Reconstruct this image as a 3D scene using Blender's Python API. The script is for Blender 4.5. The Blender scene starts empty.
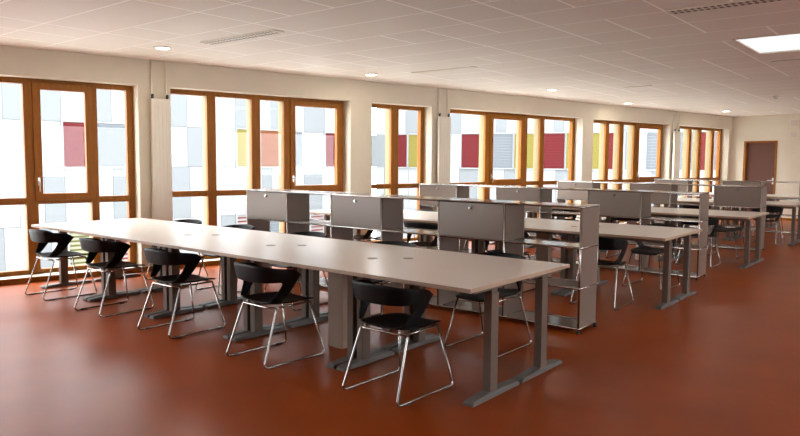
import bpy, bmesh, math, random
from mathutils import Vector, Matrix
random.seed(7)
C = bpy.context.scene.collection
PI = math.pi

# ------------------------------------------------------------------ materials
def lin(r, g, b):
    f = lambda c: (c / 255 / 12.92) if c / 255 <= .04045 else ((c / 255 + .055) / 1.055) ** 2.4
    return (f(r), f(g), f(b), 1)

def mat(name, col, rough=.5, metal=0.0, spec=.5, emit=None, strength=0):
    m = bpy.data.materials.new(name); m.use_nodes = True
    b = m.node_tree.nodes['Principled BSDF']
    b.inputs['Base Color'].default_value = col if len(col) == 4 else (*col, 1)
    b.inputs['Roughness'].default_value = rough
    b.inputs['Metallic'].default_value = metal
    b.inputs['Specular IOR Level'].default_value = spec
    if emit:
        b.inputs['Emission Color'].default_value = (*emit, 1)
        b.inputs['Emission Strength'].default_value = strength
    return m

def nodes(m):
    nt = m.node_tree
    return nt, nt.nodes['Principled BSDF'], nt.nodes.new, nt.links.new

def noise_tint(m, c1, c2, scale, coord='Object', stretch=None, detail=4, lo=.35, hi=.65, rough=None):
    """Blend two colours of the surface itself by a noise pattern."""
    nt, b, N, L = nodes(m)
    tc = N('ShaderNodeTexCoord'); mp = N('ShaderNodeMapping'); no = N('ShaderNodeTexNoise'); cr = N('ShaderNodeValToRGB')
    L(tc.outputs[coord], mp.inputs['Vector'])
    if stretch: mp.inputs['Scale'].default_value = stretch
    L(mp.outputs[0], no.inputs['Vector'])
    no.inputs['Scale'].default_value = scale; no.inputs['Detail'].default_value = detail
    cr.color_ramp.elements[0].color = c1; cr.color_ramp.elements[0].position = lo
    cr.color_ramp.elements[1].color = c2; cr.color_ramp.elements[1].position = hi
    L(no.outputs['Fac'], cr.inputs[0]); L(cr.outputs[0], b.inputs['Base Color'])
    if rough:
        mr = N('ShaderNodeMapRange'); mr.inputs['To Min'].default_value = rough[0]; mr.inputs['To Max'].default_value = rough[1]
        L(no.outputs['Fac'], mr.inputs['Value']); L(mr.outputs[0], b.inputs['Roughness'])
    return no

M = {}
M['floor'] = mat('red_linoleum', (.2, .045, .018), .34, spec=.13)
noise_tint(M['floor'], (.29, .054, .0060, 1), (.36, .074, .0095, 1), 1.7, detail=9, lo=.3, hi=.72)
M['wall'] = mat('cream_paint', (.80, .70, .56), .8, spec=.25)
noise_tint(M['wall'], (.60, .545, .44, 1), (.63, .572, .465, 1), 3, lo=.3, hi=.7)
M['reveal'] = M['wall']
M['wood'] = mat('orange_wood', (.36, .12, .02), .5, spec=.2)
noise_tint(M['wood'], (.22, .075, .0060, 1), (.29, .108, .0095, 1), 6, stretch=(6, 6, .5), lo=.3, hi=.7)
M['wood_daylit'] = mat('daylit_orange_wood', (.23, .178, .10), .6, spec=.1)  # orange wood again, with the daylight on its outer sides painted in as cream
M['white_top'] = mat('white_laminate', (.66, .60, .54), .28, spec=.55)
noise_tint(M['white_top'], (.84, .805, .745, 1), (.87, .835, .775, 1), 2.2, lo=.3, hi=.7)
M['top_edge'] = mat('beech_edge', (.46, .34, .25), .5)
M['leg'] = mat('grey_steel', (.155, .122, .097), .5, metal=.1, spec=.25)
M['foot'] = mat('grey_cast_foot', (.165, .162, .155), .5, metal=.1, spec=.3)
M['panel'] = mat('taupe_metal', (.215, .172, .142), .36, metal=.1, spec=.5)
M['shelf'] = mat('satin_shelf_window_sheen', (.36, .325, .29), .16, metal=.1, spec=.6)  # base lightened beyond the panel metal: window reflection put into the colour
M['duct'] = mat('beige_duct', (.30, .215, .155), .65)
M['chrome'] = mat('chrome', (.44, .42, .40), .24, metal=1)
M['black'] = mat('black_plastic', (.0045, .0045, .005), .48, spec=.18)
M['dark'] = mat('dark_rubber', (.03, .03, .03), .6)
M['steel'] = mat('brushed_steel', (.6, .58, .55), .3, metal=1)
M['white_metal'] = mat('white_enamel', (.70, .66, .56), .4)
M['door'] = mat('brown_door', (.115, .050, .036), .6, spec=.2)
M['grille'] = mat('grille_metal', (.50, .44, .38), .5)
M['grille_pale'] = mat('pale_grille', (.66, .58, .50), .5)
M['lamp'] = mat('lamp_lens', (1, 1, 1), .5, emit=(1, .93, .82), strength=14)
M['skylight'] = mat('skylight_diffuser', (.9, .95, .95), .4, emit=(.80, .94, .97), strength=1.0)
M['grommet'] = mat('grey_grommet', (.47, .43, .39), .5)

# ceiling of boards with pale joints
M['ceil'] = mat('ceiling_boards', (.74, .66, .58), .55, spec=.35)
def math_node(nt, op, a, v=0.0):
    n = nt.nodes.new('ShaderNodeMath'); n.operation = op
    for k, x in enumerate((a, v)):
        if isinstance(x, (int, float)): n.inputs[k].default_value = x
        else: nt.links.new(x, n.inputs[k])
    return n.outputs[0]

def ceiling_nodes():
    """Boards .6 m deep, cross joints on a .535 m step of which about half are open, as laid."""
    nt, b, N, L = nodes(M['ceil'])
    tc = N('ShaderNodeTexCoord'); sx = N('ShaderNodeSeparateXYZ'); L(tc.outputs['Object'], sx.inputs[0])
    m = lambda op, a, v=0.0: math_node(nt, op, a, v)
    u = m('DIVIDE', m('SUBTRACT', sx.outputs['X'], .25), .535); w = m('DIVIDE', m('SUBTRACT', sx.outputs['Y'], .57), .6)
    ku = m('ROUND', u); du = m('MULTIPLY', m('ABSOLUTE', m('SUBTRACT', u, ku)), .535)
    kw = m('ROUND', w); dw = m('MULTIPLY', m('ABSOLUTE', m('SUBTRACT', w, kw)), .6)
    cb = N('ShaderNodeCombineXYZ'); L(ku, cb.inputs[0]); L(m('FLOOR', m('MULTIPLY', m('FLOOR', w), .67)), cb.inputs[1])
    wn = N('ShaderNodeTexWhiteNoise'); L(cb.outputs[0], wn.inputs['Vector'])
    ju = m('MULTIPLY', m('LESS_THAN', du, .011), m('GREATER_THAN', wn.outputs['Value'], .42))
    jw = m('MULTIPLY', m('LESS_THAN', dw, .0095), .85)
    j = m('MAXIMUM', ju, jw)
    cf = N('ShaderNodeCombineXYZ'); L(m('FLOOR', u), cf.inputs[0]); L(m('FLOOR', w), cf.inputs[1])
    w2 = N('ShaderNodeTexWhiteNoise'); L(cf.outputs[0], w2.inputs['Vector'])
    mb = N('ShaderNodeMix'); mb.data_type = 'RGBA'; L(w2.outputs['Value'], mb.inputs[0]); mb.inputs[6].default_value = (.72, .68, .62, 1); mb.inputs[7].default_value = (.75, .71, .645, 1)
    mx = N('ShaderNodeMix'); mx.data_type = 'RGBA'; L(j, mx.inputs[0]); L(mb.outputs[2], mx.inputs[6]); mx.inputs[7].default_value = (1, .99, .96, 1)
    L(mx.outputs[2], b.inputs['Base Color'])
ceiling_nodes()

def perforated():
    m = mat('perforated_strip', (.1, .1, .1), .6)
    nt, b, N, L = nodes(m)
    tc = N('ShaderNodeTexCoord'); sx = N('ShaderNodeSeparateXYZ'); L(tc.outputs['Object'], sx.inputs[0])
    f = math_node(nt, 'LESS_THAN', math_node(nt, 'FRACT', math_node(nt, 'DIVIDE', sx.outputs['X'], .052)), .55)
    mx = N('ShaderNodeMix'); mx.data_type = 'RGBA'; L(f, mx.inputs[0]); mx.inputs[6].default_value = (.62, .56, .50, 1); mx.inputs[7].default_value = (.07, .06, .055, 1)
    L(mx.outputs[2], b.inputs['Base Color']); return m
M['perf'] = perforated()

# thin glass: clear, with a Fresnel reflection
def glass():
    m = bpy.data.materials.new('clear_glass'); m.use_nodes = True
    nt = m.node_tree; nt.nodes.clear(); N = nt.nodes.new; L = nt.links.new
    o = N('ShaderNodeOutputMaterial'); mx = N('ShaderNodeMixShader'); t = N('ShaderNodeBsdfTransparent'); g = N('ShaderNodeBsdfGlossy')
    fr = N('ShaderNodeFresnel'); fr.inputs['IOR'].default_value = 1.35
    t.inputs[0].default_value = (.97, .985, .98, 1); g.inputs['Roughness'].default_value = .02
    ge = N('ShaderNodeNewGeometry'); sb = N('ShaderNodeMath'); sb.operation = 'SUBTRACT'; sb.inputs[0].default_value = 1; L(ge.outputs['Backfacing'], sb.inputs[1])
    mu = N('ShaderNodeMath'); mu.operation = 'MULTIPLY'; L(fr.outputs[0], mu.inputs[0]); L(sb.outputs[0], mu.inputs[1])
    L(mu.outputs[0], mx.inputs[0]); L(t.outputs[0], mx.inputs[1]); L(g.outputs[0], mx.inputs[2]); L(mx.outputs[0], o.inputs[0])
    return m
M['glass'] = glass()

# facade across the court: white and grey cladding panels
M['clad_white'] = mat('white_cladding', (0.1358, 0.1400, 0.1424), .8, spec=0)
M['clad_grey'] = mat('pale_grey_cladding', (0.0910, 0.0962, 0.1006), .8, spec=0)
M['clad_joint'] = mat('cladding_joint', (0.1056, 0.1099, 0.1132), .8, spec=0)
def blind_mat(name, col, gap, period=.12, part=.25):
    m = mat(name, col, .7, spec=0)
    nt, b, N, L = nodes(m)
    tc = N('ShaderNodeTexCoord'); sx = N('ShaderNodeSeparateXYZ'); L(tc.outputs['Object'], sx.inputs[0])
    d = N('ShaderNodeMath'); d.operation = 'DIVIDE'; d.inputs[1].default_value = period; L(sx.outputs['Z'], d.inputs[0])
    f = N('ShaderNodeMath'); f.operation = 'FRACT'; L(d.outputs[0], f.inputs[0])
    l = N('ShaderNodeMath'); l.operation = 'LESS_THAN'; l.inputs[1].default_value = part; L(f.outputs[0], l.inputs[0])
    mx = N('ShaderNodeMix'); mx.data_type = 'RGBA'; L(l.outputs[0], mx.inputs[0]); mx.inputs[6].default_value = (*col, 1); mx.inputs[7].default_value = (*gap, 1)
    L(mx.outputs[2], b.inputs['Base Color'])
    return m
M['b_red'] = blind_mat('red_blind', (.046, .0065, .0075), (.054, .015, .016))
M['b_orange'] = blind_mat('orange_blind', (.070, .023, .009), (.076, .036, .020))
M['b_yellow'] = blind_mat('yellow_blind', (.078, .064, .014), (.088, .078, .034))
M['b_grey'] = blind_mat('grey_blind', (.060, .066, .074), (.085, .090, .095))
M['b_pink'] = blind_mat('pink_blind', (.075, .053, .054), (.083, .068, .068))
M['b_lime'] = blind_mat('lime_slat_blind', (.115, .115, .085), (.040, .038, .012), .15, .38)
M['b_brick'] = blind_mat('brick_slat_blind', (.115, .105, .105), (.060, .016, .014), .15, .42)
M['pave'] = mat('court_paving', (.55, .55, .53), .9)

# ------------------------------------------------------------------ mesh helpers
def new():
    return bmesh.new()

def box(bm, x0, x1, y0, y1, z0, z1, bev=0.0, seg=2, mi=0):
    r = bmesh.ops.create_cube(bm, size=1)
    vs = r['verts']
    for v in vs:
        v.co = Vector(((x0 + x1) / 2 + v.co.x * (x1 - x0), (y0 + y1) / 2 + v.co.y * (y1 - y0), (z0 + z1) / 2 + v.co.z * (z1 - z0)))
    fs = list({f for v in vs for f in v.link_faces})
    if mi:
        for f in fs: f.material_index = mi
    if bev:
        es = list({e for v in vs for e in v.link_edges})
        bmesh.ops.bevel(bm, geom=es, offset=bev, segments=seg, affect='EDGES', profile=.5)
    return fs

def cyl(bm, p0, p1, r0, r1=None, n=12):
    r1 = r0 if r1 is None else r1
    p0 = Vector(p0); p1 = Vector(p1); d = (p1 - p0)
    q = d.to_track_quat('Z', 'Y').to_matrix()
    a, b = [], []
    for i in range(n):
        t = 2 * PI * i / n; o = Vector((math.cos(t), math.sin(t), 0))
        a.append(bm.verts.new(p0 + q @ (o * r0))); b.append(bm.verts.new(p1 + q @ (o * r1)))
    for i in range(n):
        j = (i + 1) % n
        f = bm.faces.new((a[i], a[j], b[j], b[i])); f.smooth = True
    bm.faces.new(a[::-1]); bm.faces.new(b)

def rounded(pts, rad, n=5):
    """Round the inner corners of a polyline."""
    pts = [Vector(p) for p in pts]; out = [pts[0]]
    for i in range(1, len(pts) - 1):
        a, b, c = pts[i - 1], pts[i], pts[i + 1]
        r = min(rad, (a - b).length * .45, (c - b).length * .45)
        s = b + (a - b).normalized() * r; e = b + (c - b).normalized() * r
        for k in range(n + 1):
            t = k / n
            out.append(s * (1 - t) ** 2 + b * 2 * t * (1 - t) + e * t ** 2)
    out.append(pts[-1]); return out

def tube(bm, pts, r, n=8):
    pts = [Vector(p) for p in pts]; rings = []; up = None
    for i, p in enumerate(pts):
        t = (pts[min(i + 1, len(pts) - 1)] - pts[max(i - 1, 0)]).normalized()
        if up is None:
            up = Vector((0, 0, 1)) if abs(t.z) < .9 else Vector((0, 1, 0))
        up = (up - t * up.dot(t)).normalized(); s = t.cross(up)
        rings.append([bm.verts.new(p + up * (r * math.cos(2 * PI * k / n)) + s * (r * math.sin(2 * PI * k / n))) for k in range(n)])
    for a, b in zip(rings, rings[1:]):
        for k in range(n):
            j = (k + 1) % n
            f = bm.faces.new((a[k], a[j], b[j], b[k])); f.smooth = True
    bm.faces.new(rings[0][::-1]); bm.faces.new(rings[-1])

def ball(bm, p, r, u=10, v=6, flat=(1, 1, 1)):
    res = bmesh.ops.create_uvsphere(bm, u_segments=u, v_segments=v, radius=r)
    for w in res['verts']:
        w.co = Vector((w.co.x * flat[0], w.co.y * flat[1], w.co.z * flat[2])) + Vector(p)
        for f in w.link_faces: f.smooth = True

def obj(name, bm, m, parent=None):
    bmesh.ops.recalc_face_normals(bm, faces=bm.faces)
    me = bpy.data.meshes.new(name); bm.to_mesh(me); bm.free()
    for x in (m if isinstance(m, (list, tuple)) else [m]): me.materials.append(x)
    o = bpy.data.objects.new(name, me); C.objects.link(o)
    if parent: o.parent = parent
    return o

def thing(name, label, cat, loc=(0, 0, 0), rz=0, group=None):
    o = bpy.data.objects.new(name, None); C.objects.link(o); o.empty_display_size = .1
    o.location = loc; o.rotation_euler = (0, 0, rz); o['label'] = label; o['category'] = cat
    if group: o['group'] = group
    return o

def tag(o, label, cat, group=None):
    o['label'] = label; o['category'] = cat
    if group: o['group'] = group
    return o

def struct(name, bm, m):
    o = obj(name, bm, m); o['kind'] = 'structure'; return o

def dup(root, loc, rz, label, group=None):
    r = root.copy(); C.objects.link(r); r.location = loc; r.rotation_euler = (0, 0, rz); r['label'] = label
    if group: r['group'] = group
    for ch in list(root.children):
        c = ch.copy(); C.objects.link(c); c.parent = r
        for g in ch.children:
            d = g.copy(); C.objects.link(d); d.parent = c
    return r

# ------------------------------------------------------------------ camera
YAW, PITCH, ROLL = math.radians(39.0811), math.radians(-4.4904), math.radians(.4125)
CAM = Vector((9.2103, 0, 1.4672))
F = Vector((-math.sin(YAW) * math.cos(PITCH), math.cos(YAW) * math.cos(PITCH), math.sin(PITCH)))
R_ = Vector((math.cos(YAW), math.sin(YAW), 0)); U_ = R_.cross(F)
R2 = R_ * math.cos(ROLL) + U_ * math.sin(ROLL); U2 = U_ * math.cos(ROLL) - R_ * math.sin(ROLL)
cd = bpy.data.cameras.new('camera'); cam = bpy.data.objects.new('camera', cd); C.objects.link(cam)
mw = Matrix.Identity(4)
for i in range(3):
    mw[i][0] = R2[i]; mw[i][1] = U2[i]; mw[i][2] = -F[i]; mw[i][3] = CAM[i]
cam.matrix_world = mw
cd.sensor_width = 36; cd.lens = 682.975 / 800 * 36; cd.shift_x = -2.915 / 800; cd.shift_y = -3.105 / 800
cd.clip_start = .05; cd.clip_end = 300
bpy.context.scene.camera = cam

# ------------------------------------------------------------------ the room
WA = -.20735                      # the window wall is not square to the rows of tables
ZC = 2.747
WT = 2.42
S0, S1 = -7.0, 20.85              # extent of the window wall along its own length
N_ = Vector((math.cos(WA), math.sin(WA), 0)); T_ = Vector((-math.sin(WA), math.cos(WA), 0))
def wpt(off, s, z=0): return N_ * off + T_ * s + Vector((0, 0, z))
WID = 14.0                        # room width, measured square to the window wall

def rot(o):
    o.rotation_euler = (0, 0, WA); return o

bm = new(); box(bm, -.42, WID + .3, S0 - .3, S1 + .3, -.25, 0); rot(struct('floor', bm, M['floor']))

# ceiling: one slab with a hole for the skylight (in row axes)
SKY = (7.31, 8.95, 7.70, 8.90)
def ceiling():
    bm = new()
    q = [wpt(-.42, S0 - .3), wpt(WID + .3, S0 - .3), wpt(WID + .3, S1 + .3), wpt(-.42, S1 + .3)]
    x0, x1, y0, y1 = SKY
    for z, flip in ((ZC, False), (ZC + .3, True)):
        o = [bm.verts.new((v.x, v.y, z)) for v in q]
        i = [bm.verts.new((x, y, z)) for x, y in ((x0, y0), (x1, y0), (x1, y1), (x0, y1))]
        for k in range(4):
            j = (k + 1) % 4
            f = (o[k], o[j], i[j], i[k]); bm.faces.new(f if flip else f[::-1])
        if flip:
            for ring in (0, 1):
                a, b = (po, o) if ring == 0 else (pi_, i)
                for k in range(4):
                    j = (k + 1) % 4; bm.faces.new((a[k], a[j], b[j], b[k]))
        po, pi_ = o, i
    return struct('ceiling', bm, M['ceil'])
ceiling()

# window table: left inner edge, right frame edge, posts, sashes (pane index)
WIN = [
    (1, 2.35, 4.82, [(2.95, 3.05), (3.54, 3.67), (4.28, 4.37)], {2: 'l'}),
    (2, 5.24, 8.12, [(5.82, 5.95), (6.50, 6.64), (7.03, 7.17)], {3: 'l'}),
    (3, 8.54, 9.84, [(9.09, 9.25)], {}),
    (4, 10.27, 14.14, [(11.37, 11.52), (12.43, 12.58), (12.97, 13.11)], {1: 'l'}),
    (5, 14.52, 17.66, [(15.25, 15.39), (15.80, 15.96), (16.39, 16.54)], {3: 'l'}),
    (6, 18.08, 20.70, [(18.92, 19.05), (19.42, 19.56), (20.12, 20.27)], {}),
    (7, -3.6, 1.55, [(-2.4, -2.26), (-1.2, -1.06), (0.0, .14)], {}),
]
SILL = .065
bm = new()
edges = sorted((w[1], w[2]) for w in WIN)
cur = S0
for a, b in edges:
    box(bm, -.32, 0, cur, a, 0, ZC); box(bm, -.32, 0, a, b, WT, ZC); box(bm, -.32, -.015, a, b, 0, SILL - .012); cur = b
box(bm, -.32, 0, cur, S1 + .3, 0, ZC)
rot(struct('wall_left', bm, M['wall']))

# wooden sill boards and the wooden baseboard along the window wall
for (a, b) in edges: pass
bm = new()
for a, b in edges: box(bm, -.2, 0.0, a + .001, b - .001, SILL - .012, SILL)
rot(struct('trim_1', bm, M['white_metal']))
bm = new(); box(bm, 0, .018, S0, S1, 0, SILL, .003); rot(struct('baseboard_left', bm, M['wood']))

def window(n, a, b, posts, sashes):
    root = bpy.data.objects.new('window_%d' % n, None); C.objects.link(root); root['kind'] = 'structure'
    root.rotation_euler = (0, 0, WA)
    fo = -.2                                     # room-side face of the frame
    lo, hi = SILL, WT; tr0 = .915 if n == 1 else (.955 if n == 2 else 1.0)
    bm = new()
    box(bm, fo - .09, fo, a, a + .065, lo, hi, .004); box(bm, fo - .09, fo, b - .085, b, lo, hi, .004)
    box(bm, fo - .09, fo, a + .06, b - .08, hi - .065, hi, .004); box(bm, fo - .09, fo, a + .06, b - .08, lo, lo + .055, .004)
    obj('window_frame', bm, M['wood'], root)
    xs = [a + .065] + [x for p in posts for x in p] + [b - .085]
    panes = [(xs[i], xs[i + 1]) for i in range(0, len(xs), 2)]
    for p0, p1 in posts:
        bm = new(); box(bm, fo - .09, fo + .012, p0, p1, lo, hi, .004); ob = obj('mullion', bm, M['wood'], root)
        bm = new(); box(bm, fo - .155, fo - .03, p0 - .002, p1 + .002, lo, hi, .004); obj('daylit_mullion_side', bm, M['wood_daylit'], ob)  # outer depth of the mullion, daylight put into its colour
    for k, (p0, p1) in enumerate(panes):
        bm = new(); box(bm, fo - .07, fo - .004, p0, p1, tr0, tr0 + .08, .003); obj('transom', bm, M['wood'], root)
        g = .0
        bm = new(); box(bm, fo - .05, fo - .042, p0, p1, lo + .05, tr0 + .005); obj('pane', bm, M['glass'], root)
        if k in sashes:
            s0, s1, z0, z1 = p0 - .035, p1 + .035, tr0 + .045, hi - .04
            bm = new()
            for bx in ((s0, s0 + .09, z0, z1), (s1 - .09, s1, z0, z1), (s0 + .085, s1 - .085, z1 - .085, z1), (s0 + .085, s1 - .085, z0, z0 + .085)):
                box(bm, fo - .045, fo + .03, *bx, .005)
            sa = obj('sash', bm, M['wood'], root)
            bm = new(); box(bm, fo - .03, fo - .022, s0 + .08, s1 - .08, z0 + .08, z1 - .08); obj('pane', bm, M['glass'], sa)
            bm = new(); hz = 1.19
            cyl(bm, (fo + .028, s0 + .045, hz), (fo + .075, s0 + .045, hz), .008); box(bm, fo + .026, fo + .034, s0 + .03, s0 + .06, hz - .05, hz + .05, .003)
            tube(bm, rounded([(fo + .07, s0 + .045, hz + .01), (fo + .075, s0 + .045, hz), (fo + .075, s0 + .045, hz - .12)], .01), .009)
            obj('handle', bm, M['steel'], sa)
        else:
            bm = new(); box(bm, fo - .05, fo - .042, p0, p1, tr0 + .075, hi - .06); obj('pane', bm, M['glass'], root)
    return root
for w in WIN: window(*w)

# far wall with its door, right wall (unseen openings added for more daylight) and the wall behind the camera
D0, D1, DZ = .35, 1.21, 2.075     # measured along the far wall from the corner
bm = new()
def far_box(u0, u1, z0, z1): box(bm, u0, u1, S1, S1 + .2, z0, z1)
far_box(-.32, D0, 0, ZC); far_box(D0, D1, DZ, ZC); far_box(D1, WID + .3, 0, ZC)
rot(struct('wall_back', bm, M['wall']))
dr = bpy.data.objects.new('door_1', None); C.objects.link(dr); dr['kind'] = 'structure'; dr.rotation_euler = (0, 0, WA)
bm = new()
box(bm, D0, D0 + .06, S1 - .02, S1 + .15, 0, DZ, .004); box(bm, D1 - .045, D1, S1 - .02, S1 + .15, 0, DZ, .004); box(bm, D0 + .05, D1 - .04, S1 - .02, S1 + .15, DZ - .05, DZ, .004)
obj('door_frame', bm, M['wood'], dr)
bm = new(); box(bm, D0 + .06, D1 - .045, S1 + .06, S1 + .11, .005, DZ - .05, .003); lf = obj('door_leaf', bm, M['door'], dr)
bm = new(); tube(bm, rounded([(D1 - .1, S1 + .06, 1.03), (D1 - .1, S1 + .0, 1.03), (D1 - .22, S1 + .0, 1.03)], .02), .01)
box(bm, D1 - .12, D1 - .08, S1 + .05, S1 + .062, .93, 1.1, .004); obj('handle', bm, M['steel'], lf)

bm = new()
for a, b in ((S0, 5.5), (9.2, 13), (17.5, S1 + .3)): box(bm, WID, WID + .3, a, b, 0, ZC)
for a, b in ((5.5, 9.2), (13, 17.5)): box(bm, WID, WID + .3, a, b, 0, .9); box(bm, WID, WID + .3, a, b, 2.5, ZC)
rot(struct('wall_right', bm, M['wall']))
bm = new()
box(bm, -.32, WID + .3, S0 - .3, S0, 0, ZC)
rot(struct('wall_front', bm, M['wall']))
bm = new(); box(bm, D1, WID, S1 - .015, S1, 0, .065, .003); rot(struct('baseboard_back', bm, M['wood']))

# ventilation squares high on the far wall
POSN = {(0, 0): 'upper left', (0, 1): 'lower left', (1, 0): 'upper right', (1, 1): 'lower right'}
for (i, j), w in POSN.items():
    u = 1.60 + i * .30; z = 2.52 - j * .29
    t = thing('wall_vent', '%s of four pale square vents high on the far wall' % w, 'vent', wpt(u, S1 - .001, z), WA, 'square vents on the far wall')
    bm = new(); box(bm, -.1, .1, -.02, 0, -.09, .09, .004); obj('frame', bm, M['grille_pale'], t)
    bm = new()
    for k in range(6): box(bm, -.085, .085, -.027, -.018, -.07 + k * .025, -.055 + k * .025, .002)
    obj('grille', bm, M['grille'], t)

# ------------------------------------------------------------------ radiators on the piers
def radiator(s0, s1, label):
    t = thing('panel_radiator', label, 'radiator', wpt(0, s0, .12), WA, 'upright radiators between the windows')
    w = s1 - s0; h = 2.13
    bm = new(); box(bm, .045, .10, 0, w, 0, h, .008, 3)
    for k in range(1, 5): box(bm, .0985, .1025, w * k / 5 - .004, w * k / 5 + .004, .04, h - .04, .001)
    obj('panel', bm, M['white_metal'], t)
    for z in (.25, h - .25):
        for y in (.05, w - .05):
            bm = new(); box(bm, .001, .05, y - .015, y + .015, z - .03, z + .03, .003); obj('bracket', bm, M['white_metal'], t)
    for y in (.03, w - .03):
        bm = new(); tube(bm, rounded([(.07, y, h - .005), (.07, y, h + .03), (.035, y, h + .05), (.035, y, ZC - .12)], .02), .011); obj('pipe', bm, M['white_metal'], t)
        bm = new(); cyl(bm, (.07, y, h + .0), (.07, y, h + .045), .017); ball(bm, (.078, y, h + .045), .017); obj('valve', bm, M['dark'], t)
radiator(4.95, 5.20, 'tall white upright radiator between the leftmost window and the second window')
radiator(9.93, 10.20, 'tall white upright radiator between the two-pane window and the long middle window')
radiator(17.72, 17.98, 'tall white upright radiator left of the farthest window')

# ------------------------------------------------------------------ ceiling fittings
for i, (x, y, lb) in enumerate([(2.06, 4.42, 'round lit downlight in the ceiling above the leftmost window, nearest of the row'),
        (2.38, 7.64, 'round lit downlight in the ceiling above the two-pane window'),
        (3.56, 11.11, 'round lit downlight in the ceiling above the long middle window'),
        (3.62, 14.51, 'round lit downlight in the ceiling above the fifth window from the left'),
        (4.72, 18.01, 'round lit downlight in the ceiling near the far corner, farthest of the row')]):
    t = thing('downlight', lb, 'ceiling light', (x, y, ZC), 0, 'downlights along the window wall')
    bm = new()
    for k in range(24):
        a0, a1 = 2 * PI * k / 24, 2 * PI * (k + 1) / 24
        v = [bm.verts.new((r * math.cos(a), r * math.sin(a), z)) for r, z, a in ((.105, 0, a0), (.105, 0, a1), (.1, -.012, a1), (.1, -.012, a0))]
        bm.faces.new(v)
        v2 = [bm.verts.new((r * math.cos(a), r * math.sin(a), z)) for r, z, a in ((.1, -.012, a0), (.1, -.012, a1), (.078, -.012, a1), (.078, -.012, a0))]
        bm.faces.new(v2)
    bmesh.ops.remove_doubles(bm, verts=bm.verts, dist=1e-4)
    obj('trim_ring', bm, M['white_metal'], t)
    bm = new(); cyl(bm, (0, 0, -.01), (0, 0, 0), .079, n=24); obj('lens', bm, M['lamp'], t)
    ld = bpy.data.lights.new('downlight_lamp', 'AREA'); ld.shape = 'DISK'; ld.size = .14; ld.energy = 8; ld.color = (1, .88, .70)
    lo = bpy.data.objects.new('downlight_lamp', ld); C.objects.link(lo); lo.location = (0, 0, -.016); lo.parent = t

def vent(x0, x1, y0, y1, label, slots=2, sm=None):
    t = thing('slot_vent', label, 'vent', ((x0 + x1) / 2, (y0 + y1) / 2, ZC), 0, 'slot vents in the ceiling')
    w, d = (x1 - x0) / 2, (y1 - y0) / 2
    bm = new(); box(bm, -w, w, -d, d, -.012, 0, .003); obj('frame', bm, M['white_metal'], t)
    for s in range(slots):
        bm = new(); yy = -d + (2 * d) * (s + .5) / slots
        box(bm, -w * .95, w * .95, yy - d * .27, yy + d * .27, -.0145, -.0115); obj('slot_row', bm, M['perf'] if slots > 1 else sm, t)
vent(2.72, 3.92, 4.47, 4.62, 'long perforated slot vent in the ceiling above the nearest table')
vent(7.22, 8.55, 5.92, 6.07, 'long slot vent in the ceiling at the top right, before the skylight')
vent(3.01, 4.07, 7.80, 7.90, 'narrow pale slot vent in the ceiling near the two-pane window', 1, M['white_metal'])
vent(4.72, 5.18, 11.40, 11.50, 'short pale slot vent in the ceiling above the middle of the third table row', 1, M['white_metal'])
vent(7.30, 8.60, 9.50, 9.58, 'thin dark slot vent in the ceiling just beyond the skylight', 1, M['dark'])

t = thing('smoke_detector', 'small round detector on the ceiling beyond the skylight', 'detector', (6.45, 14.56, ZC))
bm = new(); cyl(bm, (0, 0, -.02), (0, 0, 0), .055, n=20); obj('base', bm, M['grille'], t)
bm = new(); cyl(bm, (0, 0, -.05), (0, 0, -.02), .035, .045, n=20); obj('head', bm, M['grille'], t)

x0, x1, y0, y1 = SKY
t = thing('skylight', 'bright square skylight panel in the ceiling at the upper right', 'skylight', (0, 0, 0))
bm = new()
box(bm, x0, x0 + .03, y0, y1, ZC - .006, ZC + .25); box(bm, x1 - .03, x1, y0, y1, ZC - .006, ZC + .25)
box(bm, x0, x1, y0, y0 + .03, ZC - .006, ZC + .25); box(bm, x0, x1, y1 - .03, y1, ZC - .006, ZC + .25)
obj('frame', bm, M['grille_pale'], t)
bm = new(); box(bm, x0 + .03, x1 - .03, y0 + .03, y1 - .03, ZC + .01, ZC + .03); obj('diffuser', bm, M['skylight'], t)

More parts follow.
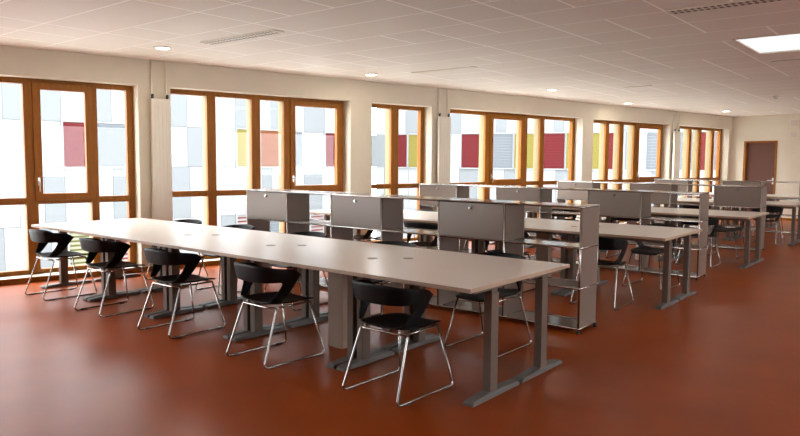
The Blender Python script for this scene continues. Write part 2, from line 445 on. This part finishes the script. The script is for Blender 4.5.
# ------------------------------------------------------------------ tables
ZT = .7315
ORD = ['nearest', 'second', 'third', 'fourth', 'fifth']
def table(x0, x1, y0, y1, stations, label, ducts=(), grom=()):
    t = thing('long_table', label, 'table', ((x0 + x1) / 2, (y0 + y1) / 2, 0), 0, 'rows of long white tables')
    ox, oy = (x0 + x1) / 2, (y0 + y1) / 2
    X = lambda v: v - ox
    Y = lambda v: v - oy
    bm = new(); fs = box(bm, X(x0), X(x1), Y(y0), Y(y1), ZT - .026, ZT, .0025)
    for f in bm.faces:
        if abs(f.normal.z) < .5: f.material_index = 1
    obj('tabletop', bm, [M['white_top'], M['top_edge']], t)
    yc = Y((y0 + y1) / 2)
    for st in stations:
        for sgn in (-1, 1):
            bm = new()
            cy = yc + sgn * .33
            box(bm, X(st) - .029, X(st) + .029, cy - .042, cy + .042, .03, .66, .004)
            box(bm, X(st) - .023, X(st) + .023, cy - .035, cy + .035, .655, ZT - .035, .003)
            box(bm, X(st) - .03, X(st) + .03, cy - .24, cy + .24, ZT - .046, ZT - .026, .003)
            lg = obj('leg', bm, M['leg'], t)
            bm = new(); ya, yb = (yc - .575, yc - .02) if sgn < 0 else (yc + .02, yc + .605)
            # a cast foot: thick under the column, thinner at both ends
            prof = [(ya, .004), (ya, .02), (ya + .012, .03), (cy - .05, .042), (cy + .05, .042), (yb - .012, .03), (yb, .02), (yb, .004)]
            a = [bm.verts.new((X(st) - .037, p, z)) for p, z in prof]; b = [bm.verts.new((X(st) + .037, p, z)) for p, z in prof]
            bm.faces.new(a); bm.faces.new(b[::-1])
            for k in range(len(prof)):
                j = (k + 1) % len(prof); bm.faces.new((a[k], b[k], b[j], a[j]))
            es = [e for e in bm.edges if e.calc_length() > .06 or True]
            bmesh.ops.recalc_face_normals(bm, faces=bm.faces)
            bmesh.ops.bevel(bm, geom=[e for e in bm.edges if abs(e.verts[0].co.x - e.verts[1].co.x) < .001 and min(e.verts[0].co.z, e.verts[1].co.z) > .015], offset=.005, segments=2, affect='EDGES')
            for yy in (ya + .04, yb - .04): cyl(bm, (X(st), yy, 0), (X(st), yy, .008), .02, n=10)
            obj('foot', bm, M['foot'], lg)
    for sgn in (-1, 1):
        bm = new(); cy = yc + sgn * .33
        box(bm, X(stations[0]) + .02, X(stations[-1]) - .02, cy - .02, cy + .02, ZT - .082, ZT - .047, .003)
        obj('crossbeam', bm, M['leg'], t)
    for dx in ducts:
        bm = new(); box(bm, X(dx) - .08, X(dx) + .08, yc - .16, yc - .07, .0, ZT - .03, .004); obj('cable_duct', bm, M['duct'], t)
    for gx, gy in grom:
        bm = new(); cyl(bm, (X(gx), Y(gy), ZT - .002), (X(gx), Y(gy), ZT + .003), .04, n=20); cyl(bm, (X(gx), Y(gy), ZT + .003), (X(gx), Y(gy), ZT + .0045), .03, n=20)
        obj('grommet', bm, M['grommet'], t)
    return t

g0 = [(b + dx, y) for b in (3.45, 4.69, 5.87) for dx, y in ((-.07, 3.84), (.13, 4.02))]
def pairs(lst): return [v for p in lst for v in ((p - .048, p + .048) if True else (p,))]
table(1.19, 7.055, 3.28, 4.58, [1.24] + pairs([2.27, 3.46, 4.67, 5.88]) + [7.0], 'longest white table, nearest the camera, with grey legs and black chairs along both sides', (5.47,), g0)
table(1.85, 7.01, 6.80, 8.06, [2.0] + pairs([3.3, 4.65, 5.85]) + [6.94], 'long white table in the second row, between the first and second shelving units', (5.43,), [(b + dx, y) for b in (4.69, 5.87) for dx, y in ((-.07, 7.33), (.13, 7.51))])
table(2.65, 7.00, 10.29, 11.55, [2.8] + pairs([3.5, 4.65, 5.85]) + [6.93], 'long white table in the third row, between the second and third shelving units', (5.43,))
table(3.45, 6.98, 13.88, 15.12, [3.6] + pairs([4.65, 5.85]) + [6.91], 'white table in the fourth row, at the right edge behind the third shelving unit', (5.43,))
table(4.15, 6.96, 17.30, 18.52, [4.3] + pairs([5.85]) + [6.88], 'farthest white table, before the brown door at the far wall')

# ------------------------------------------------------------------ shelving units
BAY, DEP, H1, ZB = .742, .353, .35, .038
RT = .0095
def shelving(x0, y0, bays, first_door, label, BAY=.742):
    """Steel tube shelving, three levels, closed boxes with a drop door in every other bay of the top level."""
    t = thing('shelving_unit', label, 'shelving unit', (x0, y0, 0), 0, 'steel shelving units between the tables')
    Lx = bays * BAY
    lv = [ZB + H1 * k for k in range(4)]
    bm = new()
    for z in lv:
        for y in (0, DEP): tube(bm, [(0, y, z), (Lx, y, z)], RT)
        for k in range(bays + 1): tube(bm, [(k * BAY, 0, z), (k * BAY, DEP, z)], RT)
    for k in range(bays + 1):
        for y in (0, DEP):
            tube(bm, [(k * BAY, y, lv[0]), (k * BAY, y, lv[3])], RT)
            for z in lv: ball(bm, (k * BAY, y, z), .0125, 8, 6)
    obj('tube_frame', bm, M['chrome'], t)
    for k in range(bays + 1):
        for y in (0, DEP):
            pass
    for k in (0, bays // 2, bays):
        for y in (.0, DEP):
            bm = new(); cyl(bm, (k * BAY, y, 0), (k * BAY, y, ZB - .008), .016, .011, 12); obj('foot', bm, M['dark'], t)
    e = .004
    for li, z in enumerate(lv):
        bm = new()
        for k in range(bays):
            box(bm, k * BAY + RT * .8, (k + 1) * BAY - RT * .8, RT * .8, DEP - RT * .8, z + RT * .3 - .008 if li < 3 else z + RT - .010, z + RT * .3 if li < 3 else z + RT - .001)
        obj('top_panel' if li == 3 else 'shelf', bm, M['shelf'], t)
    for k in range(bays + 1):
        for li in range(3):
            bm = new(); x = k * BAY
            box(bm, x - .0085, x + .0085, RT * .8, DEP - RT * .8, lv[li] + RT * .8, lv[li + 1] - RT * .8)
            obj('end_panel' if k in (0, bays) else 'divider_panel', bm, M['panel'], t)
    for k in range(bays):
        if (k % 2 == 0) == first_door:
            bm = new(); box(bm, k * BAY + .012, (k + 1) * BAY - .012, -.006, .010, lv[2] + .011, lv[3] - .011, .002)
            d = obj('door', bm, M['panel'], t)
            bm = new(); cx = (k + .5) * BAY; cz = lv[3] - .055
            cyl(bm, (cx, -.005, cz), (cx, -.011, cz), .019, n=18); cyl(bm, (cx, -.011, cz), (cx, -.024, cz), .013, .016, n=18); cyl(bm, (cx, -.024, cz), (cx, -.027, cz), .016, .012, n=18)
            obj('lock_knob', bm, M['chrome'], d)
            bm = new(); box(bm, k * BAY + .009, (k + 1) * BAY - .009, DEP - .006, DEP + .004, lv[2] + .009, lv[3] - .009); obj('back_panel', bm, M['panel'], t)
    return t
XE = 2.285 + 6 * BAY
shelving(2.275, 5.43, 6, True, 'grey metal shelving unit with three closed boxes, directly behind the nearest table', .7452)
shelving(2.300, 8.95, 6, True, 'grey metal shelving unit behind the second table, open bay at its right end', .737)
shelving(3.03, 12.48, 5, True, 'grey metal shelving unit behind the third table, closed box at its right end', .734)
shelving(3.72, 16.05, 4, True, 'farthest grey metal shelving unit, in front of the brown door')

# ------------------------------------------------------------------ chairs
def chair_shell():
    """Black plastic shell: dished seat, wrap-around back band, one slanting strut on each side, open below the back."""
    bm = new()
    # seat
    nx, ny = 8, 8
    g = []
    for j in range(ny + 1):
        v = j / ny; y = -.20 + .46 * v; row = []
        hw = .185 + .035 * math.sin(PI * min(1, v * 1.15 + .05)) - (.045 * max(0, (v - .8) / .2) ** 2) - .018 * max(0, (.18 - v) / .18) ** 2
        for i in range(nx + 1):
            u = 2 * i / nx - 1
            z = .430 + .018 * (u * u) * (1 - .5 * v) - .012 * (1 - u * u) * math.sin(PI * v) - .02 * max(0, (v - .75) / .25) ** 2 + .012 * max(0, (.2 - v) / .2) ** 2
            row.append(bm.verts.new((u * hw, y, z)))
        g.append(row)
    for j in range(ny):
        for i in range(nx): bm.faces.new((g[j][i], g[j][i + 1], g[j + 1][i + 1], g[j + 1][i]))
    # back band: U shaped in plan
    def plan(a, k):           # a in -1..1 round the U, k 0 at the lower edge, 1 at the top edge
        top = [(0, -.248), (.10, -.245), (.185, -.222), (.235, -.160), (.248, -.080), (.248, -.010), (.236, .052)]
        s = abs(a) * (len(top) - 1); i = min(int(s), len(top) - 2); f = s - i
        x = top[i][0] * (1 - f) + top[i + 1][0] * f; y = top[i][1] * (1 - f) + top[i + 1][1] * f
        lean = -.03 * k * (1 - abs(a) * .7)
        return math.copysign(x * (.96 + .05 * k), a) if a else 0, y + lean
    nb, nk = 24, 4
    band = []
    for i in range(nb + 1):
        a = 2 * i / nb - 1; col = []
        zt = .726 - .060 * abs(a) ** 1.7 ; zl = .592 + .012 * abs(a)
        if abs(a) > .86: zl += (abs(a) - .86) / .14 * .045; zt -= (abs(a) - .86) / .14 * .03
        for k in range(nk + 1):
            f = k / nk; x, y = plan(a, f)
            col.append(bm.verts.new((x, y, zl + (zt - zl) * f)))
        band.append(col)
    for i in range(nb):
        for k in range(nk): bm.faces.new((band[i][k], band[i + 1][k], band[i + 1][k + 1], band[i][k + 1]))
    # side struts from the band down and back to the seat edge
    for sgn in (-1, 1):
        cols = [i for i in range(nb + 1) if (2 * i / nb - 1) * sgn >= .54 and (2 * i / nb - 1) * sgn <= .93]
        if sgn < 0: cols = cols[::-1]
        prev = [band[i][0] for i in cols]
        n = len(cols); seatj = [0.0 + 1.25 * (q / (n - 1)) ** .8 for q in range(n)]
        ends = []
        for q in range(n):
            j = seatj[q]; j0 = int(j); f = j - j0; ii = nx if sgn > 0 else 0
            ends.append(g[j0][ii].co * (1 - f) + g[min(j0 + 1, ny)][ii].co * f)
        steps = 5; rows = [prev]
        for s in range(1, steps + 1):
            t = s / steps; r = []
            for q in range(n):
                a = prev[q].co; e = ends[q]; p = a.lerp(e, t)
                w = math.sin(PI * t) * .012
                p.x += sgn * w * .3; p.z -= w
                r.append(bm.verts.new(p))
            rows.append(r)
        for s in range(steps):
            for q in range(n - 1): bm.faces.new((rows[s][q], rows[s][q + 1], rows[s + 1][q + 1], rows[s + 1][q]))
    bmesh.ops.recalc_face_normals(bm, faces=bm.faces)
    for f in bm.faces: f.smooth = True
    return bm

def chair_frame():
    bm = new(); r = .0075
    half = [(.165, .19, .408), (.226, .270, .03), (.232, .260, .009), (.232, -.272, .009), (.228, -.288, .03), (.195, -.150, .414), (.150, -.192, .414)]
    path = half + [(-x, y, z) for x, y, z in half[::-1]]
    tube(bm, rounded(path, .035, 5), r, 8)
    tube(bm, [(-.165, .19, .408), (0, .19, .404), (.165, .19, .408)], r, 8)
    tube(bm, [(.165, .19, .408), (.186, -.13, .412)], r, 8); tube(bm, [(-.165, .19, .408), (-.186, -.13, .412)], r, 8)
    return bm

def make_chair(label, group):
    t = thing('chair', label, 'chair', (0, 0, 0), 0, group)
    sh = obj('shell', chair_shell(), M['black'], t)
    so = sh.modifiers.new('thickness', 'SOLIDIFY'); so.thickness = .015; so.offset = 0
    ss = sh.modifiers.new('smooth', 'SUBSURF'); ss.levels = 1; ss.render_levels = 1
    obj('sled_frame', chair_frame(), M['chrome'], t)
    for x in (-.232, .232):
        for y in (-.2, .2):
            bm = new(); box(bm, x - .010, x + .010, y - .025, y + .025, .0, .010, .003); obj('glide', bm, M['dark'], t)
    return t
CH = None
def chair(x, y, rz, label, group):
    global CH
    if CH is None:
        CH = make_chair(label, group); CH.location = (x, y, 0); CH.rotation_euler = (0, 0, rz); return CH
    return dup(CH, (x, y, 0), rz, label, group)

PL = ['nearest the windows', 'second from the windows', 'the middle one', 'fourth from the windows', 'nearest the camera']
GF = 'black chairs along the near side of the first table'
for k, (x, y, r) in enumerate([(1.74, 3.35, -.02), (2.87, 3.35, .03), (4.04, 3.34, .02), (5.29, 3.33, -.04), (6.47, 3.35, -.02)]):
    chair(x, y, r, 'black chair at the near side of the first table, %s' % PL[k], GF)
GB = 'black chairs along the far side of the first table'
for k, (x, y, r) in enumerate([(1.82, 4.70, .05), (2.84, 4.70, -.05), (4.01, 4.69, .03), (5.22, 4.62, 0), (6.37, 4.58, 0)]):
    chair(x, y, PI + r, 'black chair at the far side of the first table, %s' % PL[k], GB)
G1 = 'black chairs along the second table row'
for k, x in enumerate([3.0, 4.1, 5.25, 6.39]):
    chair(x, 6.79, .02 * (k - 1), 'black chair at the near side of the second table, %s' % ['first from the windows', 'second from the windows', 'third from the windows', 'rightmost, beside the first shelving unit'][k], G1)
for k, x in enumerate([2.9, 4.1, 5.2, 6.43]):
    chair(x, 8.12, PI - .02 * k, 'black chair at the far side of the second table, %s' % ['first from the windows', 'second from the windows', 'third from the windows', 'rightmost, under the table end'][k], G1)
G2 = 'black chairs along the third table row'
for k, x in enumerate([4.2, 5.3, 6.35]):
    chair(x, 10.33, .03, 'black chair at the near side of the third table, %s' % ['leftmost', 'in the middle', 'rightmost, beside the second shelving unit'][k], G2)
for k, x in enumerate([4.2, 5.3, 6.4]):
    chair(x, 11.6, PI, 'black chair at the far side of the third table, %s' % ['leftmost', 'in the middle', 'rightmost, under the table end'][k], G2)
G3 = 'black chairs along the fourth table row'
for k, x in enumerate([5.3, 6.52]):
    chair(x, 13.90, -.03, 'black chair at the near side of the fourth table, %s' % ['left one', 'right one'][k], G3)
for k, x in enumerate([5.2, 6.3]):
    chair(x, 15.2, PI, 'black chair at the far side of the fourth table, %s' % ['left one', 'right one'][k], G3)

# ------------------------------------------------------------------ outdoors: building across the court
Fh = Vector((-math.sin(YAW), math.cos(YAW), 0))
def camw(depth, lat): return Vector((CAM.x, CAM.y, 0)) + Fh * depth + R_ * lat
PA0 = camw(16.6, -17.6); PA1 = camw(32.6, -1.6); PB1 = camw(26.2, 14.0)
FZ0, FZ1 = -4.0, 7.0
WZ0, WZ1 = 1.20, 2.70
STOREY = 3.44
def facade(name, p, q, label, blinds, greys, gap=0):
    p = p.lerp(q, gap); d = (q - p); L_ = d.length; a = math.atan2(d.y, d.x)
    t = thing(name, label, 'building', (p.x, p.y, 0), a)
    inv = lambda px: (px - 402.9) / 682.975
    n = Vector((-d.y, d.x, 0)); o = Vector((CAM.x, CAM.y, 0))
    def along(px):                                   # where this line of sight meets the facade
        r = Fh + R_ * inv(px); return ((o + r * ((p - o).dot(n) / r.dot(n))) - p).dot(d) / L_
    rows = [(FZ0, WZ0 - STOREY - .02), (WZ0 - STOREY, WZ1 - STOREY), (WZ1 - STOREY, WZ0), (WZ0, WZ1), (WZ1, WZ0 + STOREY), (WZ0 + STOREY, WZ1 + STOREY), (WZ1 + STOREY, FZ1)]
    bm = new(); box(bm, 0, L_, .03, .6, FZ0, FZ1, mi=2)
    for ri, (za, zb) in enumerate(rows):
        cuts = sorted((along(a), along(b)) for a, b in greys.get(ri, []))
        if not cuts: cuts = [(u, u + .7) for u in (1.4 + 2.1 * k + .7 * ((k * 7 + ri) % 2) for k in range(int(L_ / 2.1) - 1))]
        cur = 0
        spans = []
        for a, b in cuts + [(L_, L_)]:
            m_ = max(1, round((a - cur) / .75))
            for k in range(m_):
                if a - cur > .02: spans.append((cur + (a - cur) * k / m_, cur + (a - cur) * (k + 1) / m_, 0))
            if b > a: spans.append((a, b, 1))
            cur = b
        for a, b, mi_ in spans: box(bm, a + .006, b - .006, 0, .03, za + .008, zb - .008, mi=mi_)
    obj('wall', bm, [M['clad_white'], M['clad_grey'], M['clad_joint']], t)
    bm = new(); box(bm, -.05, L_ + .05, -.06, .66, FZ1, FZ1 + .12); obj('parapet', bm, M['clad_grey'], t)
    for px0, px1, col, dz in blinds:
        us = [along(px0), along(px1)]
        bm = new(); box(bm, us[0], us[1], -.03, .02, WZ0 + dz, WZ1 + dz, .004); b = obj('blind', bm, M[col], t)
        bm = new(); fz = .05
        box(bm, us[0] - fz, us[0], -.07, .03, WZ0 + dz - fz, WZ1 + dz + fz); box(bm, us[1], us[1] + fz, -.07, .03, WZ0 + dz - fz, WZ1 + dz + fz)
        box(bm, us[0], us[1], -.07, .03, WZ0 + dz - fz, WZ0 + dz); box(bm, us[0], us[1], -.07, .03, WZ1 + dz, WZ1 + dz + fz)
        obj('reveal_frame', bm, M['clad_white'], b)
    return t
facade('office_building', PA0, PA1, 'white and grey clad building seen through the left windows, with coloured blinds', [
    (64, 91, 'b_red', 0), (97, 130, 'b_grey', 0), (236.5, 254, 'b_yellow', 0), (260, 281, 'b_orange', 0), (289, 301, 'b_grey', 0), (324.5, 344, 'b_red', 0),
    (67, 92, 'b_lime', -STOREY), (113, 132, 'b_brick', -STOREY), (236, 249, 'b_brick', -STOREY), (266, 282, 'b_grey', -STOREY), (310, 322, 'b_brick', -STOREY)],
    {4: [(5, 24), (43, 63), (98, 113), (171, 188), (236, 250), (271, 283), (304, 325)], 3: [(188, 206), (291, 301)], 2: [(44, 65), (113, 128), (171, 190), (262, 272), (304, 322)]})
facade('office_wing', PA1, PB1, 'white and grey clad building wing seen through the right windows, with red and yellow blinds', [
    (398, 407.3, 'b_red', 0), (407.8, 420, 'b_yellow', 0), (461, 483, 'b_red', 0), (490, 512.5, 'b_grey', 0), (513.2, 541, 'b_yellow', 0), (542, 564, 'b_red', 0),
    (564.8, 602, 'b_yellow', 0), (606, 622, 'b_red', 0), (645, 664, 'b_grey', 0), (672, 692, 'b_grey', 0), (696, 711, 'b_red', 0), (712, 724, 'b_pink', 0)],
    {4: [(405, 419), (450, 460), (495, 505), (552, 562), (620, 632)], 3: [(371, 386), (485, 490), (624, 636)], 2: [(384, 392), (459, 477), (504, 514), (555, 567), (612, 622), (650, 662)]}, .02)
bm = new()
c_ = wpt(-20, 8); box(bm, -45, -.9, -40, 60, -4.3, -4.0); o = obj('ground', bm, M['pave']); o['kind'] = 'structure'; rot(o)

# ------------------------------------------------------------------ daylight
w = bpy.data.worlds.new('World'); bpy.context.scene.world = w; w.use_nodes = True
nt = w.node_tree; bg = nt.nodes['Background']
tc = nt.nodes.new('ShaderNodeTexCoord'); sp = nt.nodes.new('ShaderNodeSeparateXYZ'); cr = nt.nodes.new('ShaderNodeValToRGB')
nt.links.new(tc.outputs['Generated'], sp.inputs[0]); nt.links.new(sp.outputs['Z'], cr.inputs[0])
cr.color_ramp.elements[0].position = 0; cr.color_ramp.elements[0].color = (.94, .96, 1, 1)
cr.color_ramp.elements[1].position = .8; cr.color_ramp.elements[1].color = (.97, .98, 1, 1)
nt.links.new(cr.outputs[0], bg.inputs[0]); bg.inputs['Strength'].default_value = 16.5

def portal(center, rot_mat, w_, h_):
    ld = bpy.data.lights.new('window_portal', 'AREA'); ld.shape = 'RECTANGLE'; ld.size = w_; ld.size_y = h_
    ld.cycles.is_portal = True
    o = bpy.data.objects.new('window_portal', ld); C.objects.link(o)
    m = rot_mat.to_4x4(); m.translation = center; o.matrix_world = m
def facing(d):    # area light looks down its local -Z
    z = -d; x = Vector((0, 0, 1)).cross(z).normalized(); y = z.cross(x)
    return Matrix((x, y, z)).transposed()
for n, a, b, _, _ in WIN: portal(wpt(-.45, (a + b) / 2, (SILL + WT) / 2), facing(N_), b - a, WT - SILL)

# ------------------------------------------------------------------ view
sc = bpy.context.scene
vs = sc.view_settings; vs.view_transform = 'Standard'; vs.look = 'None'; vs.gamma = 1; vs.use_curve_mapping = False; vs.exposure = -.11
sc.cycles.max_bounces = 10; sc.cycles.diffuse_bounces = 6; sc.cycles.transparent_max_bounces = 12
sc.cycles.sample_clamp_indirect = 6
